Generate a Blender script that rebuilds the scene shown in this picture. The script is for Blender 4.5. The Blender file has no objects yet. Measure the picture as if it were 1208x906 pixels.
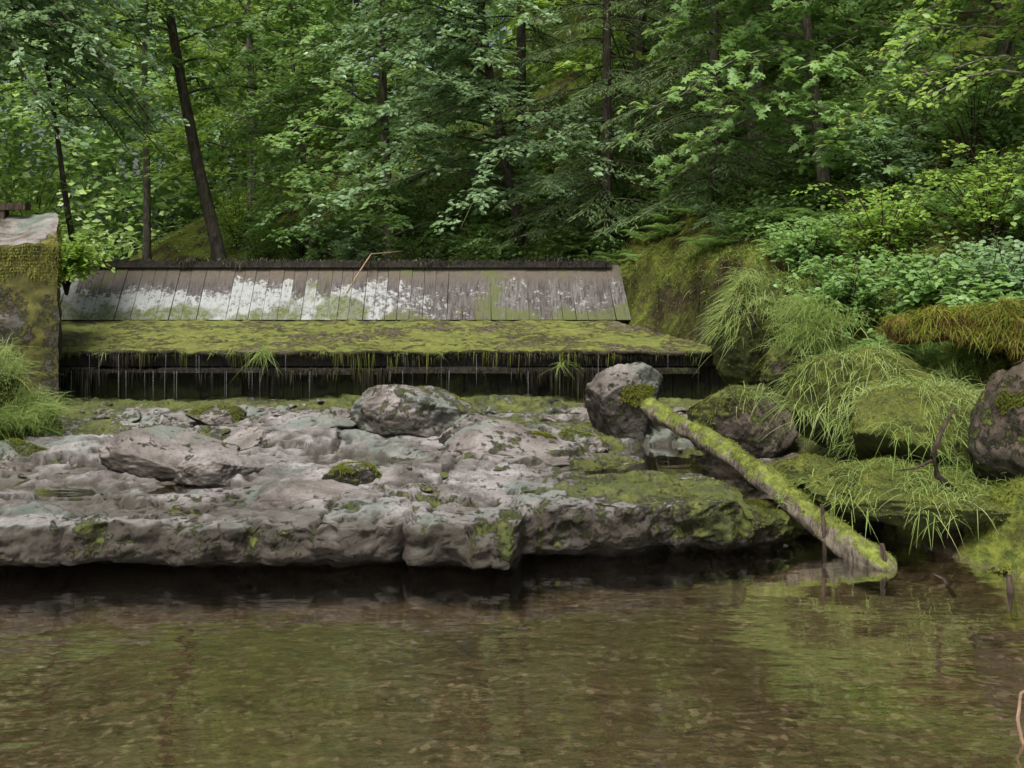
import bpy, math, numpy as np
from math import radians, sin, cos, pi
rng = np.random.default_rng(7)
scene = bpy.context.scene

# ------------------------------------------------------------------ noise
def _h(ix, iy, iz, seed):
    M = np.uint64(0xffffffff)
    n = (ix.astype(np.uint64)*np.uint64(374761393) + iy.astype(np.uint64)*np.uint64(668265263)
         + iz.astype(np.uint64)*np.uint64(2246822519) + np.uint64(seed*3266489917 & 0xffffffff)) & M
    n = ((n ^ (n >> np.uint64(13))) * np.uint64(1274126177)) & M
    n = ((n ^ (n >> np.uint64(15))) * np.uint64(2246822519)) & M
    n = n ^ (n >> np.uint64(16))
    return n.astype(np.float64)/4294967295.0
def vnoise(x, y, z=None, seed=0):
    x = np.asarray(x, float); y = np.asarray(y, float)
    z = np.zeros_like(x) if z is None else np.asarray(z, float)
    x = x+5000; y = y+5000; z = z+5000
    ix, iy, iz = np.floor(x), np.floor(y), np.floor(z)
    fx, fy, fz = x-ix, y-iy, z-iz
    fx, fy, fz = [f*f*(3-2*f) for f in (fx, fy, fz)]
    r = 0
    for a in (0, 1):
        for b in (0, 1):
            for c in (0, 1):
                w = (fx if a else 1-fx)*(fy if b else 1-fy)*(fz if c else 1-fz)
                r = r + w*_h(ix+a, iy+b, iz+c, seed)
    return r*2-1
def fbm(x, y, z=None, sc=1.0, oc=4, seed=0, g=0.5):
    r = 0; a = 1; t = 0
    for i in range(oc):
        r = r + a*vnoise(x*sc, y*sc, None if z is None else z*sc, seed+i*17)
        t += a; a *= g; sc *= 2.03
    return r/t
def worley(x, y, sc, seed=0):
    x = np.asarray(x)*sc+3000; y = np.asarray(y)*sc+3000
    ix, iy = np.floor(x), np.floor(y)
    f1 = np.full(x.shape, 9.); f2 = np.full(x.shape, 9.); cid = np.zeros(x.shape)
    zz = np.zeros_like(x)
    for a in (-1, 0, 1):
        for b in (-1, 0, 1):
            px = ix+a+_h(ix+a, iy+b, zz, seed); py = iy+b+_h(ix+a, iy+b, zz, seed+5)
            d = np.hypot(px-x, py-y); c = _h(ix+a, iy+b, zz, seed+9)
            nf = d < f1
            f2 = np.where(nf, f1, np.minimum(f2, d)); cid = np.where(nf, c, cid); f1 = np.where(nf, d, f1)
    return f1, f2, cid
def ss(a, b, x):
    t = np.clip((np.asarray(x, float)-a)/(b-a), 0, 1); return t*t*(3-2*t)
def terrace(v, k, a=.3, b=.62):
    t = v*k; f = np.floor(t); return (f+ss(a, b, t-f))/k

# ------------------------------------------------------------------ mesh helpers
def mk(name, V, F, mat=None, smooth=True, parent=None, attrs=None):
    V = np.asarray(V, np.float32); me = bpy.data.meshes.new(name)
    if isinstance(F, np.ndarray):
        n, k = F.shape
        me.vertices.add(len(V)); me.vertices.foreach_set('co', V.ravel())
        me.loops.add(n*k); me.loops.foreach_set('vertex_index', F.astype(np.int32).ravel())
        me.polygons.add(n); me.polygons.foreach_set('loop_start', np.arange(0, n*k, k, dtype=np.int32))
        me.update(calc_edges=True)
    else:
        me.from_pydata(V.tolist(), [], F); me.update()
    me.polygons.foreach_set('use_smooth', np.full(len(me.polygons), smooth, dtype=bool))
    if attrs:
        for an, av in attrs.items():
            at = me.attributes.new(an, 'FLOAT', 'POINT'); at.data.foreach_set('value', np.asarray(av, np.float32))
    if mat: me.materials.append(mat)
    ob = bpy.data.objects.new(name, me); scene.collection.objects.link(ob)
    if parent: ob.parent = parent
    return ob
def empty(name):
    e = bpy.data.objects.new(name, None); e.empty_display_size = .2; scene.collection.objects.link(e); return e
def gridfaces(nr, nc):
    i = np.arange(nr-1)[:, None]*nc+np.arange(nc-1)[None, :]
    return np.stack([i, i+1, i+nc+1, i+nc], -1).reshape(-1, 4)
class Tubes:
    def __init__(s): s.V = []; s.F = []; s.n = 0
    def add(s, P, R, k=8, bump=0, seed=0, caps=True):
        P = np.asarray(P, float); R = np.asarray(R, float)*np.ones(len(P)); m = len(P)
        T = np.gradient(P, axis=0); T /= np.linalg.norm(T, axis=1)[:, None]+1e-9
        up = np.array([0, 0, 1.]) if abs(T[0, 2]) < .8 else np.array([1., 0, 0])
        A = np.cross(T, up); A /= np.linalg.norm(A, axis=1)[:, None]+1e-9
        B = np.cross(T, A)
        th = np.arange(k)/k*2*pi
        rr = R[:, None]*np.ones((m, k))
        if bump:
            q = P[:, None, :]+A[:, None, :]*np.cos(th)[None, :, None]*.3+B[:, None, :]*np.sin(th)[None, :, None]*.3
            rr = rr*(1+bump*fbm(q[..., 0], q[..., 1], q[..., 2], 5, 3, seed))
        V = P[:, None, :]+rr[..., None]*(A[:, None, :]*np.cos(th)[None, :, None]+B[:, None, :]*np.sin(th)[None, :, None])
        s.V.append(V.reshape(-1, 3))
        for i in range(m-1):
            for j in range(k):
                a = s.n+i*k+j; b = s.n+i*k+(j+1) % k
                s.F.append([a, b, b+k, a+k])
        if caps:
            s.F.append([s.n+j for j in range(k)][::-1]); s.F.append([s.n+(m-1)*k+j for j in range(k)])
        s.n += m*k
    def make(s, name, mat, parent=None, attrs=None):
        return mk(name, np.concatenate(s.V), s.F, mat, True, parent, attrs)
LEAF = np.array([[0, 0, 0], [.28, .24, .05], [.62, .27, .04], [1, 0, -.06], [.62, -.27, .04], [.28, -.24, .05]])
MAPLE = np.array([[0, 0, 0], [.22, .5, .02], [.42, .22, .03], [.68, .5, -.03], [.72, .18, .02], [1.05, 0, -.08], [.72, -.18, .02], [.68, -.5, -.03], [.42, -.22, .03], [.22, -.5, .02]])
RHOMB = np.array([[0, 0, 0], [.45, .32, .05], [1, 0, -.05], [.45, -.32, .05]])
NEED = np.array([[0, .05, 0], [.5, .09, -.02], [1, 0, -.1], [.5, -.09, -.02]])
def nrm(a): return a/(np.linalg.norm(a, axis=-1, keepdims=True)+1e-9)
def leaves(name, P, D, Nn, S, shape, mat, parent=None):
    P = np.asarray(P, float); D = nrm(np.asarray(D, float)); Nn = np.asarray(Nn, float)
    B = nrm(np.cross(Nn, D)); U = np.cross(D, B); S = (np.asarray(S)*np.ones(len(P)))[:, None, None]
    V = P[:, None, :]+S*(D[:, None, :]*shape[None, :, 0:1]+B[:, None, :]*shape[None, :, 1:2]+U[:, None, :]*shape[None, :, 2:3])
    k = len(shape); F = np.arange(len(P)*k).reshape(-1, k)
    return mk(name, V.reshape(-1, 3), F, mat, False, parent)
def blades(name, P, D, L, W, mat, droop=.6, parent=None, seg=4):
    P = np.asarray(P, float); n = len(P); D = nrm(np.asarray(D, float)); L = L*np.ones(n); W = W*np.ones(n)
    droop = droop*np.ones(n)
    hor = D.copy(); hor[:, 2] = 0; hor = nrm(hor+rng.normal(0, .05, (n, 3))*[1, 1, 0])
    side = np.cross(hor, [0, 0, 1.]); side = nrm(side+rng.normal(0, .3, (n, 3)))
    rows = []
    for i in range(seg+1):
        t = i/seg
        c = P+D*(L*t)[:, None]+hor*(L*t*t*.35*droop)[:, None]-np.array([0, 0, 1.])*(L*droop*t*t)[:, None]*.8
        w = (W*(1-t**1.6)*.5+.0006)[:, None]
        rows += [c-side*w, c+side*w]
    V = np.stack(rows, 1); k = 2*(seg+1)
    base = np.arange(n)[:, None]*k
    F = np.concatenate([base+np.array([[2*i, 2*i+1, 2*i+3, 2*i+2]]) for i in range(seg)], 0)
    return mk(name, V.reshape(-1, 3), F, mat, True, parent)

# ------------------------------------------------------------------ materials
def newmat(name):
    m = bpy.data.materials.new(name); m.use_nodes = True; nt = m.node_tree; nt.nodes.clear()
    o = nt.nodes.new('ShaderNodeOutputMaterial'); return m, nt, o
def nd(nt, t, ins=None, **kw):
    n = nt.nodes.new(t)
    for k, v in kw.items(): setattr(n, k, v)
    if ins:
        for k, v in ins.items():
            if isinstance(v, bpy.types.NodeSocket): nt.links.new(v, n.inputs[k])
            else: n.inputs[k].default_value = v
    return n
def noise(nt, vec, scale, detail=5, rough=.6, dist=0):
    return nd(nt, 'ShaderNodeTexNoise', {'Vector': vec, 'Scale': scale, 'Detail': detail, 'Roughness': rough, 'Distortion': dist}).outputs['Fac']
def math_(nt, op, a, b=0., c=0., clamp=False):
    n = nt.nodes.new('ShaderNodeMath'); n.operation = op; n.use_clamp = clamp
    for i, v in enumerate((a, b, c)):
        if isinstance(v, bpy.types.NodeSocket): nt.links.new(v, n.inputs[i])
        else: n.inputs[i].default_value = v
    return n.outputs[0]
def rng_(nt, v, a, b, c=0., d=1.):
    n = nd(nt, 'ShaderNodeMapRange', {'Value': v, 'From Min': a, 'From Max': b, 'To Min': c, 'To Max': d}, interpolation_type='SMOOTHSTEP'); return n.outputs[0]
def mix(nt, f, a, b, mode='MIX'):
    n = nt.nodes.new('ShaderNodeMix'); n.data_type = 'RGBA'; n.blend_type = mode
    for s, v in ((n.inputs[0], f), (n.inputs[6], a), (n.inputs[7], b)):
        if isinstance(v, bpy.types.NodeSocket): nt.links.new(v, s)
        elif isinstance(v, (int, float)): s.default_value = v
        else: s.default_value = (*v, 1)
    return n.outputs[2]
def ramp(nt, f, stops):
    n = nt.nodes.new('ShaderNodeValToRGB'); e = n.color_ramp.elements
    while len(e) < len(stops): e.new(.5)
    for x, (p, c) in zip(e, stops): x.position = p; x.color = (*c, 1)
    nt.links.new(f, n.inputs[0]); return n.outputs[0]
def scaled(nt, vec, s):
    return nd(nt, 'ShaderNodeMapping', {'Vector': vec, 'Scale': s}).outputs[0]
def finish(nt, o, col, rough, bumps, spec=.3):
    nor = None
    for h, d in bumps:
        b = nd(nt, 'ShaderNodeBump', {'Height': h, 'Distance': d, 'Strength': 1.0})
        if nor: nt.links.new(nor, b.inputs['Normal'])
        nor = b.outputs[0]
    p = nd(nt, 'ShaderNodeBsdfPrincipled', {'Base Color': col, 'Roughness': rough, 'Specular IOR Level': spec})
    if nor: nt.links.new(nor, p.inputs['Normal'])
    nt.links.new(p.outputs[0], o.inputs[0]); return p

MOSS_STOPS = [(0.25, (.026, .035, .010)), (.42, (.075, .096, .022)), (.58, (.15, .175, .036)), (.78, (.24, .26, .062))]
def rock_material(name, tones, mossbias=0., mosstones=MOSS_STOPS, wet=0.3, stain=(.16, .22, .18), st=(.85, .3), steepcol=(.035, .029, .021), crev=False, pores=.4, sd=.85):
    m, nt, o = newmat(name)
    tc = nd(nt, 'ShaderNodeTexCoord').outputs['Object']; g = nd(nt, 'ShaderNodeNewGeometry')
    nz = nd(nt, 'ShaderNodeSeparateXYZ', {'Vector': g.outputs['Normal']}).outputs[2]
    pz = nd(nt, 'ShaderNodeSeparateXYZ', {'Vector': g.outputs['Position']}).outputs[2]
    n1 = noise(nt, tc, 1.7, 9, .7, .5); n2 = noise(nt, tc, 8, 9, .75); n3 = noise(nt, tc, 40, 7, .75); n4 = noise(nt, tc, .8, 5, .6, .8)
    c = ramp(nt, n1, [(.32, tones[0]), (.42, tones[1]), (.52, tones[2]), (.64, tones[3])])
    c = mix(nt, math_(nt, 'MULTIPLY', rng_(nt, n2, .5, .66), .65), c, tones[0])
    c = mix(nt, math_(nt, 'MULTIPLY', rng_(nt, n3, .52, .66), pores), c, (.05, .042, .034))
    c = mix(nt, math_(nt, 'MULTIPLY', rng_(nt, n4, .50, .62), .55), c, stain)
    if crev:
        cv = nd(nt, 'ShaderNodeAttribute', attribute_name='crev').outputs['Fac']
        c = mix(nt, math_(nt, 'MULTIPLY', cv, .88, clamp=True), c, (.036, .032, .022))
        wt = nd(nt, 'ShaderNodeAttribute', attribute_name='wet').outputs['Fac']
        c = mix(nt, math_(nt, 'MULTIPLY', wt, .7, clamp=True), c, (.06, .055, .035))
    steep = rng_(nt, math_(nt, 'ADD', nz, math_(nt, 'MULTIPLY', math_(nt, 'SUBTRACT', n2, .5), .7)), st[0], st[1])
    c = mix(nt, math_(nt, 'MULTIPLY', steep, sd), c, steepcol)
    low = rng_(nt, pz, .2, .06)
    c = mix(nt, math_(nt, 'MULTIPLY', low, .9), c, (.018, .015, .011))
    a = nd(nt, 'ShaderNodeAttribute', attribute_name='moss').outputs['Fac']
    mf = math_(nt, 'ADD', math_(nt, 'ADD', a, math_(nt, 'MULTIPLY', math_(nt, 'SUBTRACT', n2, .5), 2.1)), math_(nt, 'MULTIPLY', math_(nt, 'SUBTRACT', n1, .5), 1.2))
    mf = rng_(nt, math_(nt, 'ADD', mf, mossbias), .40, .62)
    mn = noise(nt, tc, 5, 8, .75); mc = ramp(nt, mn, mosstones)
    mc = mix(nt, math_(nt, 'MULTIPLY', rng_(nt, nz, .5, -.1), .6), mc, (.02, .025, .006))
    c = mix(nt, math_(nt, 'MULTIPLY', mf, .92), c, mc)
    rgh = math_(nt, 'SUBTRACT', .85, math_(nt, 'MULTIPLY', rng_(nt, n4, .5, .35), wet))
    fuzz = noise(nt, tc, 130, 3, .7)
    hb = math_(nt, 'ADD', math_(nt, 'MULTIPLY', n2, 1.), math_(nt, 'MULTIPLY', n3, .3))
    hm = math_(nt, 'MULTIPLY', fuzz, math_(nt, 'ADD', mf, .15))
    finish(nt, o, c, rgh, [(hb, .07), (hm, .014)], .35)
    return m
ROCK = ((.085, .076, .068), (.185, .17, .158), (.31, .288, .276), (.45, .427, .42))
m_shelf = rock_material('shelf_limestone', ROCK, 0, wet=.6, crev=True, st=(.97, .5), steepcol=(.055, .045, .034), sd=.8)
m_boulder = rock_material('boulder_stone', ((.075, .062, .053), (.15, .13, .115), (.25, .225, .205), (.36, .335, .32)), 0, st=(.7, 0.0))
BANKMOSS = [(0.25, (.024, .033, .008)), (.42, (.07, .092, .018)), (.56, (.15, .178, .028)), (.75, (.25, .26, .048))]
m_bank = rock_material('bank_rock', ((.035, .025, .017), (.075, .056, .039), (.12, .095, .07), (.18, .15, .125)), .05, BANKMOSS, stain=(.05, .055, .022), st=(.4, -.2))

def leaf_material(name, stops, transl=.35, rough=.42, tcol=(.16, .26, .04), spec=.5):
    m, nt, o = newmat(name)
    g = nd(nt, 'ShaderNodeNewGeometry'); r = g.outputs['Random Per Island']
    tc = nd(nt, 'ShaderNodeTexCoord').outputs['Object']; n = noise(nt, tc, .9, 2)
    f = math_(nt, 'ADD', math_(nt, 'MULTIPLY', r, .55), math_(nt, 'MULTIPLY', rng_(nt, n, .3, .7), .45))
    c = ramp(nt, f, stops)
    p = nd(nt, 'ShaderNodeBsdfPrincipled', {'Base Color': c, 'Roughness': rough, 'Specular IOR Level': spec})
    t = nd(nt, 'ShaderNodeBsdfTranslucent', {'Color': mix(nt, .6, c, tcol)})
    ms = nd(nt, 'ShaderNodeMixShader', {0: transl, 1: p.outputs[0], 2: t.outputs[0]})
    nt.links.new(ms.outputs[0], o.inputs[0]); return m
m_leafA = leaf_material('beech_leaf', [(0, (.07, .125, .04)), (.5, (.125, .215, .07)), (1, (.2, .32, .11))], .45, tcol=(.34, .5, .09))
m_leafB = leaf_material('maple_leaf', [(0, (.11, .2, .065)), (.5, (.175, .305, .1)), (1, (.27, .42, .15))], .45, tcol=(.4, .57, .12))
m_leafC = leaf_material('soft_green_leaf', [(0, (.11, .18, .09)), (.5, (.185, .295, .15)), (1, (.3, .42, .26))], .42, .36, (.36, .54, .17))
m_leafY = leaf_material('sunlit_leaf', [(0, (.15, .25, .045)), (.5, (.25, .39, .075)), (1, (.36, .51, .14))], .5, tcol=(.5, .68, .12))
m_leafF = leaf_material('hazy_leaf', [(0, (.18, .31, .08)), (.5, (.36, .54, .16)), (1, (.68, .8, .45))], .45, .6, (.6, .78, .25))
m_needle = leaf_material('spruce_needles', [(0, (.038, .066, .028)), (.5, (.072, .118, .046)), (1, (.13, .185, .07))], .25, .55, (.16, .23, .055), .3)
m_grass = leaf_material('grass_blade', [(0, (.14, .21, .05)), (.5, (.24, .335, .095)), (1, (.4, .46, .21))], .4, .5, (.45, .56, .18), .3)
m_mossf = leaf_material('moss_fuzz', [(0, (.065, .085, .015)), (.5, (.16, .188, .032)), (1, (.29, .30, .06))], .35, .7, (.3, .34, .055), .1)
m_rust = leaf_material('rusty_moss_fuzz', [(0, (.06, .048, .016)), (.5, (.13, .115, .024)), (1, (.24, .22, .045))], .3, .7, (.24, .22, .04), .1)
m_root = leaf_material('hanging_root', [(0, (.008, .006, .004)), (.6, (.02, .018, .01)), (1, (.09, .09, .045))], .1, .5, (.05, .05, .02), .4)
def bark(name, a, b, moss=0., mc=(.05, .075, .015)):
    m, nt, o = newmat(name); tc = nd(nt, 'ShaderNodeTexCoord').outputs['Object']
    n = noise(nt, scaled(nt, tc, (9, 9, 2)), 2.2, 7, .7, .3)
    c = mix(nt, rng_(nt, n, .38, .62), a, b)
    g = nd(nt, 'ShaderNodeNewGeometry'); nz = nd(nt, 'ShaderNodeSeparateXYZ', {'Vector': g.outputs['Normal']}).outputs[2]
    if moss:
        f = rng_(nt, math_(nt, 'ADD', noise(nt, tc, 6, 7, .75), math_(nt, 'MULTIPLY', nz, .2)), .66-moss, .74-moss)
        mcol = ramp(nt, noise(nt, tc, 14, 5, .7), [(.3, tuple(x*.5 for x in mc)), (.5, mc), (.7, tuple(x*1.9 for x in mc))])
        c = mix(nt, f, c, mcol)
    finish(nt, o, c, .9, [(n, .03), (noise(nt, tc, 90, 3), .006)], .2); return m
m_bark = bark('dark_bark', (.03, .025, .02), (.09, .078, .064), .07)
m_barkg = bark('grey_bark', (.08, .07, .062), (.23, .21, .185), .05)
m_logbark = bark('mossy_log_bark', (.055, .045, .034), (.19, .165, .13), .12, (.115, .138, .028))
m_twig = bark('dead_twig', (.03, .02, .015), (.08, .06, .045))
m_twigp = bark('pale_twig', (.2, .13, .08), (.32, .23, .15))

# ------------------------------------------------------------------ terrain
def xr_(y): return np.interp(y, [-300, 4, 8.3, 9.3, 10.2, 13, 15.3, 16.5, 18, 19, 21, 24, 28, 35, 60, 300], [4.5, 4.3, 4.1, 3.8, 3.35, 3.2, 2.95, 2.3, 1.5, 1.35, .3, -3.0, -6.5, -12, -22, -90])
def xl_(y): return np.interp(y, [-300, 6, 9, 10.5, 12, 13.6, 15, 19, 24, 30, 40, 60, 300], [-9, -6.8, -6.0, -5.5, -5.05, -5.3, -6.6, -8.3, -9.5, -14, -22, -36, -170])
def H(x, y):
    x = np.asarray(x, float); y = np.asarray(y, float)
    up = ss(18.3, 19.0, y)
    bed = -.30*(1-up)+1.85*up - .12*np.clip(fbm(x, y, None, .3, 2, 3), -1, 1)*(1-up)
    dr = x-xr_(y)+.25*fbm(x, y, None, .8, 3, 5); dl = xl_(y)-x+.2*fbm(x, y, None, .8, 3, 6)
    w = ss(12.3, 14.6, y)
    near = .8*ss(-.25, .5, dr)+1.15*ss(.35, 1.7, dr)+.4*np.maximum(0, dr-1.5)
    near = near-.85*np.exp(-((x-4.9)/.85)**2-((y-10.95)/.4)**2)*ss(.3, .8, dr)
    steep = .85*ss(-.3, .05, dr)+1.85*ss(0, .6, dr)+.5*np.maximum(0, dr-.5)
    d2 = np.maximum(dr, -.3)*.68
    upst = 1.0*ss(-.1, 1.0, d2)+.8*np.maximum(0, d2-.9)
    upst = np.minimum(upst, 22+.05*upst)
    R = (near*(1-w)+steep*w)*(1-up)+upst*up
    nl = .95*ss(-.25, .3, dl)+.9*ss(.25, 1.1, dl)+.35*np.maximum(0, dl-1)
    ul = .7*ss(-.2, .8, dl)+.3*np.maximum(0, dl-1)
    Lf = np.minimum(nl*(1-up)+ul*up, 30)
    amp = ss(0, .6, np.maximum(dr, dl))
    n = (.2*fbm(x, y, None, 1.3, 5, 11)+.5*fbm(x, y, None, .25, 3, 12)*ss(2, 6, np.maximum(dr, dl)))*amp
    return bed+R+Lf+n + .04*fbm(x, y, None, 3, 3, 13)
def axis(a, b, step, far, g=1.12):
    c = list(np.arange(a, b, step)); s = step; l = [a]; r = [c[-1]]
    while r[-1] < far: s *= g; r.append(r[-1]+s)
    s = step
    while l[-1] > -far: s *= g; l.append(l[-1]-s)
    return np.array(l[1:][::-1]+c+r[1:])
gx = axis(-9, 8, .075, 260); gy = axis(6, 26, .085, 300)
X, Y = np.meshgrid(gx, gy); Z = H(X, Y)
V = np.stack([X, Y, Z], -1).reshape(-1, 3)
def crag(V):
    msk = ((V[:, 1] > 8) & (V[:, 1] < 26) & (V[:, 2] > .1) & (np.abs(V[:, 0]) < 9))
    dx = .32*fbm(V[:, 0], V[:, 1], V[:, 2], 1.6, 4, 21); dy = .32*fbm(V[:, 0], V[:, 1], V[:, 2], 1.6, 4, 29)
    V[:, 0] += dx*msk; V[:, 1] += dy*msk; return V
V = crag(V)

m_ground, nt, o = newmat('ground')
tc = nd(nt, 'ShaderNodeTexCoord').outputs['Object']; g = nd(nt, 'ShaderNodeNewGeometry')
nz = nd(nt, 'ShaderNodeSeparateXYZ', {'Vector': g.outputs['Normal']}).outputs[2]; pz = nd(nt, 'ShaderNodeSeparateXYZ', {'Vector': g.outputs['Position']}).outputs[2]
n1 = noise(nt, tc, 1.4, 7, .65); n2 = noise(nt, tc, 11, 7, .7); n3 = noise(nt, tc, 60, 4, .7)
soil = ramp(nt, n2, [(.3, (.02, .014, .009)), (.5, (.055, .038, .022)), (.7, (.11, .075, .045))])
mossc = ramp(nt, n2, BANKMOSS)
rust = ramp(nt, n2, [(.3, (.03, .018, .009)), (.5, (.085, .052, .022)), (.7, (.15, .11, .035))])
mossc = mix(nt, rng_(nt, noise(nt, tc, 2.3, 4), .56, .7), mossc, rust)
c = mix(nt, rng_(nt, n1, .38, .50), soil, mossc)
c = mix(nt, math_(nt, 'MULTIPLY', rng_(nt, nz, .6, .1), .7), c, (.02, .015, .009))
wrp = nd(nt, 'ShaderNodeTexNoise', {'Vector': tc, 'Scale': 3., 'Detail': 3.}).outputs['Color']
tcw = mix(nt, .06, tc, wrp, 'ADD')
vor = nd(nt, 'ShaderNodeTexVoronoi', {'Vector': scaled(nt, tcw, (.7, 1.7, 1)), 'Scale': 8., 'Randomness': 1.})
vor2 = nd(nt, 'ShaderNodeTexVoronoi', {'Vector': tcw, 'Scale': 22., 'Randomness': 1.})
peb = mix(nt, .5, ramp(nt, nd(nt, 'ShaderNodeSeparateColor', {'Color': vor.outputs['Color']}).outputs[0], [(0, (.09, .066, .044)), (.6, (.16, .125, .085)), (1, (.26, .215, .155))]), ramp(nt, nd(nt, 'ShaderNodeSeparateColor', {'Color': vor2.outputs['Color']}).outputs[1], [(0, (.075, .057, .038)), (.8, (.17, .137, .095)), (1, (.5, .44, .36))]))
peb = mix(nt, math_(nt, 'MULTIPLY', rng_(nt, noise(nt, scaled(nt, tc, (1, 3.5, 1)), 4.5, 6, .7, .4), .5, .62), .8), peb, (.04, .031, .02))
peb = mix(nt, math_(nt, 'MULTIPLY', rng_(nt, n1, .4, .65), .5), peb, (.14, .102, .065))
peb = mix(nt, math_(nt, 'MULTIPLY', rng_(nt, noise(nt, tc, .7, 4), .48, .65), .3), peb, (.09, .10, .045))
bedf = rng_(nt, pz, .06, -.05)
c = mix(nt, bedf, c, peb)
finish(nt, o, c, .9, [(math_(nt, 'ADD', n2, math_(nt, 'MULTIPLY', n3, .4)), .06), (vor.outputs['Distance'], .01)], .2)
terrain = mk('ground_terrain', V, gridfaces(len(gy), len(gx)), m_ground)

# ------------------------------------------------------------------ water
def water_mat(name, tint, rip, dist, boost=1.5):
    m, nt, o = newmat(name); tc = nd(nt, 'ShaderNodeTexCoord').outputs['Object']
    a = noise(nt, scaled(nt, tc, (.8, 1.8, 1)), rip, 2, .5, .3); b = noise(nt, scaled(nt, tc, (1., 2.4, 1)), rip*4.5, 2, .5)
    calm = rng_(nt, noise(nt, tc, .35, 2), .35, .65, .2, 1.)
    h = math_(nt, 'MULTIPLY', math_(nt, 'ADD', a, math_(nt, 'MULTIPLY', b, .15)), calm)
    bp = nd(nt, 'ShaderNodeBump', {'Height': h, 'Distance': dist, 'Strength': 1.})
    fr = nd(nt, 'ShaderNodeFresnel', {'IOR': 1.34, 'Normal': bp.outputs[0]})
    gl = nd(nt, 'ShaderNodeBsdfGlossy', {'Color': (1, 1, 1, 1), 'Roughness': .015, 'Normal': bp.outputs[0]})
    tr = nd(nt, 'ShaderNodeBsdfTransparent', {'Color': (*tint, 1)})
    f = math_(nt, 'MINIMUM', math_(nt, 'MULTIPLY', fr.outputs[0], boost), .85)
    ms = nd(nt, 'ShaderNodeMixShader', {0: f, 1: tr.outputs[0], 2: gl.outputs[0]})
    nt.links.new(ms.outputs[0], o.inputs[0]); return m
m_water = water_mat('pool_water', (.84, .79, .68), 1.1, .026, 2.8)
m_puddle = water_mat('puddle_water', (.6, .55, .42), 2.5, .006, 2.2)
def plane(name, x0, x1, y0, y1, z, mat):
    return mk(name, [[x0, y0, z], [x1, y0, z], [x1, y1, z], [x0, y1, z]], [[0, 1, 2, 3]], mat, False)
plane('pool_water', -14, 9, -60, 11.5, 0, m_water)
plane('upstream_water', -60, 3, 19.15, 90, 2.12, m_water)

# ------------------------------------------------------------------ rock shelf
def edge(x):
    e = np.interp(x, [-10, -4, -.85, -.75, -.02, .1, 2.0, 2.4, 3.3, 4.5], [8.72, 8.76, 8.9, 8.7, 8.76, 9.12, 9.5, 9.8, 10.0, 9.9])
    f1, f2, c = worley(x, x*0, 1.3, 4)
    return e+.2*fbm(x, x*0+3, None, 1.1, 4, 41)+.12*(c-.5)+.08*fbm(x, x*0, None, 4, 4, 42)
HOL = [(1.1, 11.0, 1.0, .38, .13), (-2.65, 10.35, .5, .2, .15), (-1.1, 9.95, .5, .16, .13), (.3, 10.6, .5, .25, .10), (2.3, 10.9, .5, .5, .1), (-.3, 12.2, .6, .3, .12), (1.9, 12.2, .6, .4, .12), (-4.2, 10.2, .6, .25, .12), (-1.5, 11.6, .8, .25, .12), (.9, 10.2, .6, .15, .08)]
def shelfZ(x, y, full=False):
    b = .8*fbm(x, y*1.5, None, .45, 5, 51, .5)+.3*fbm(x, y*1.4, None, 2., 4, 52)
    z = .40+.018*(y-9)+.22*terrace(b, 6.5, .35, .55)+.02*fbm(x, y, None, 1.5, 3, 59)
    xx = x+.3*fbm(x, y, None, 1.2, 5, 60, .6); yy = (y+.3*fbm(x, y, None, 1.2, 5, 61, .6))*1.9
    f1, f2, c = worley(xx, yy, .6, 7); w1 = 1-ss(.0, .045, f2-f1)
    z = z+.11*(c-.5)-.07*w1
    f1, f2, c = worley(xx, yy, 1.9, 8); w2 = (1-ss(0, .07, f2-f1))*ss(-.25, .15, fbm(x, y, None, .9, 2, 77))
    z = z+.045*(c-.5)-.035*w2
    z = z+.022*fbm(x, y, None, 7, 5, 53, .65)-.03*ss(.2, .5, fbm(x, y, None, 5, 3, 54))
    for hx, hy, sx, sy, d in HOL: z = z-d*np.exp(-((x-hx)/sx)**2-((y-hy)/sy)**2)
    z = z-.2*ss(1.75, 2.3, x)*ss(11.8, 10.6, y)
    return (z, w1, w2) if full else z
xs = np.arange(-9, 4.3, .028)
prof = np.array([(.6, -.35), (.48, -.08), (.36, .01), (.22, .06), (.1, .09), (.02, .11), (.0, .15), (-.01, .22), (.0, .30), (.03, .37), (.1, .39)])
tt = np.linspace(0, len(prof)-1, 38); po = np.interp(tt, range(len(prof)), prof[:, 0]); pzz = np.interp(tt, range(len(prof)), prof[:, 1])
rows = []; E = edge(xs); lo_ = .27-.15*ss(1.75, 2.3, xs)
for a, b in zip(po, pzz):
    yv = E+a*(1+.3*np.sin(xs*1.3)-.75*ss(-.1, .5, xs)); top = np.clip(shelfZ(xs, E+.1), lo_, .45); f = max(0, b)/.39
    rows.append(np.stack([xs, yv, b+(top-.39)*f**1.2], -1))
nrow = 225
for i in range(1, nrow):
    t = (i/nrow)**1.15; yv = (E+.1*(1+.3*np.sin(xs*1.3)-.75*ss(-.1, .5, xs)))*(1-t)+15.9*t
    zz = shelfZ(xs, yv); k = ss(0, .3, yv-E-.1); rows.append(np.stack([xs, yv, zz*k+np.clip(zz, lo_, .45)*(1-k)], -1))
S = np.stack(rows, 0); nr = len(rows); q = S.reshape(-1, 3)
lipw = np.concatenate([np.ones(38*len(xs)), np.zeros((nr-38)*len(xs))])*.06+.02
q0 = q.copy()
q[:, 0] += lipw*fbm(q0[:, 0], q0[:, 1], q0[:, 2]*2, 4.2, 5, 71, .65)
q[:, 1] += lipw*2*fbm(q0[:, 0], q0[:, 1], q0[:, 2]*2, 4.2, 5, 72, .65)
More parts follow.
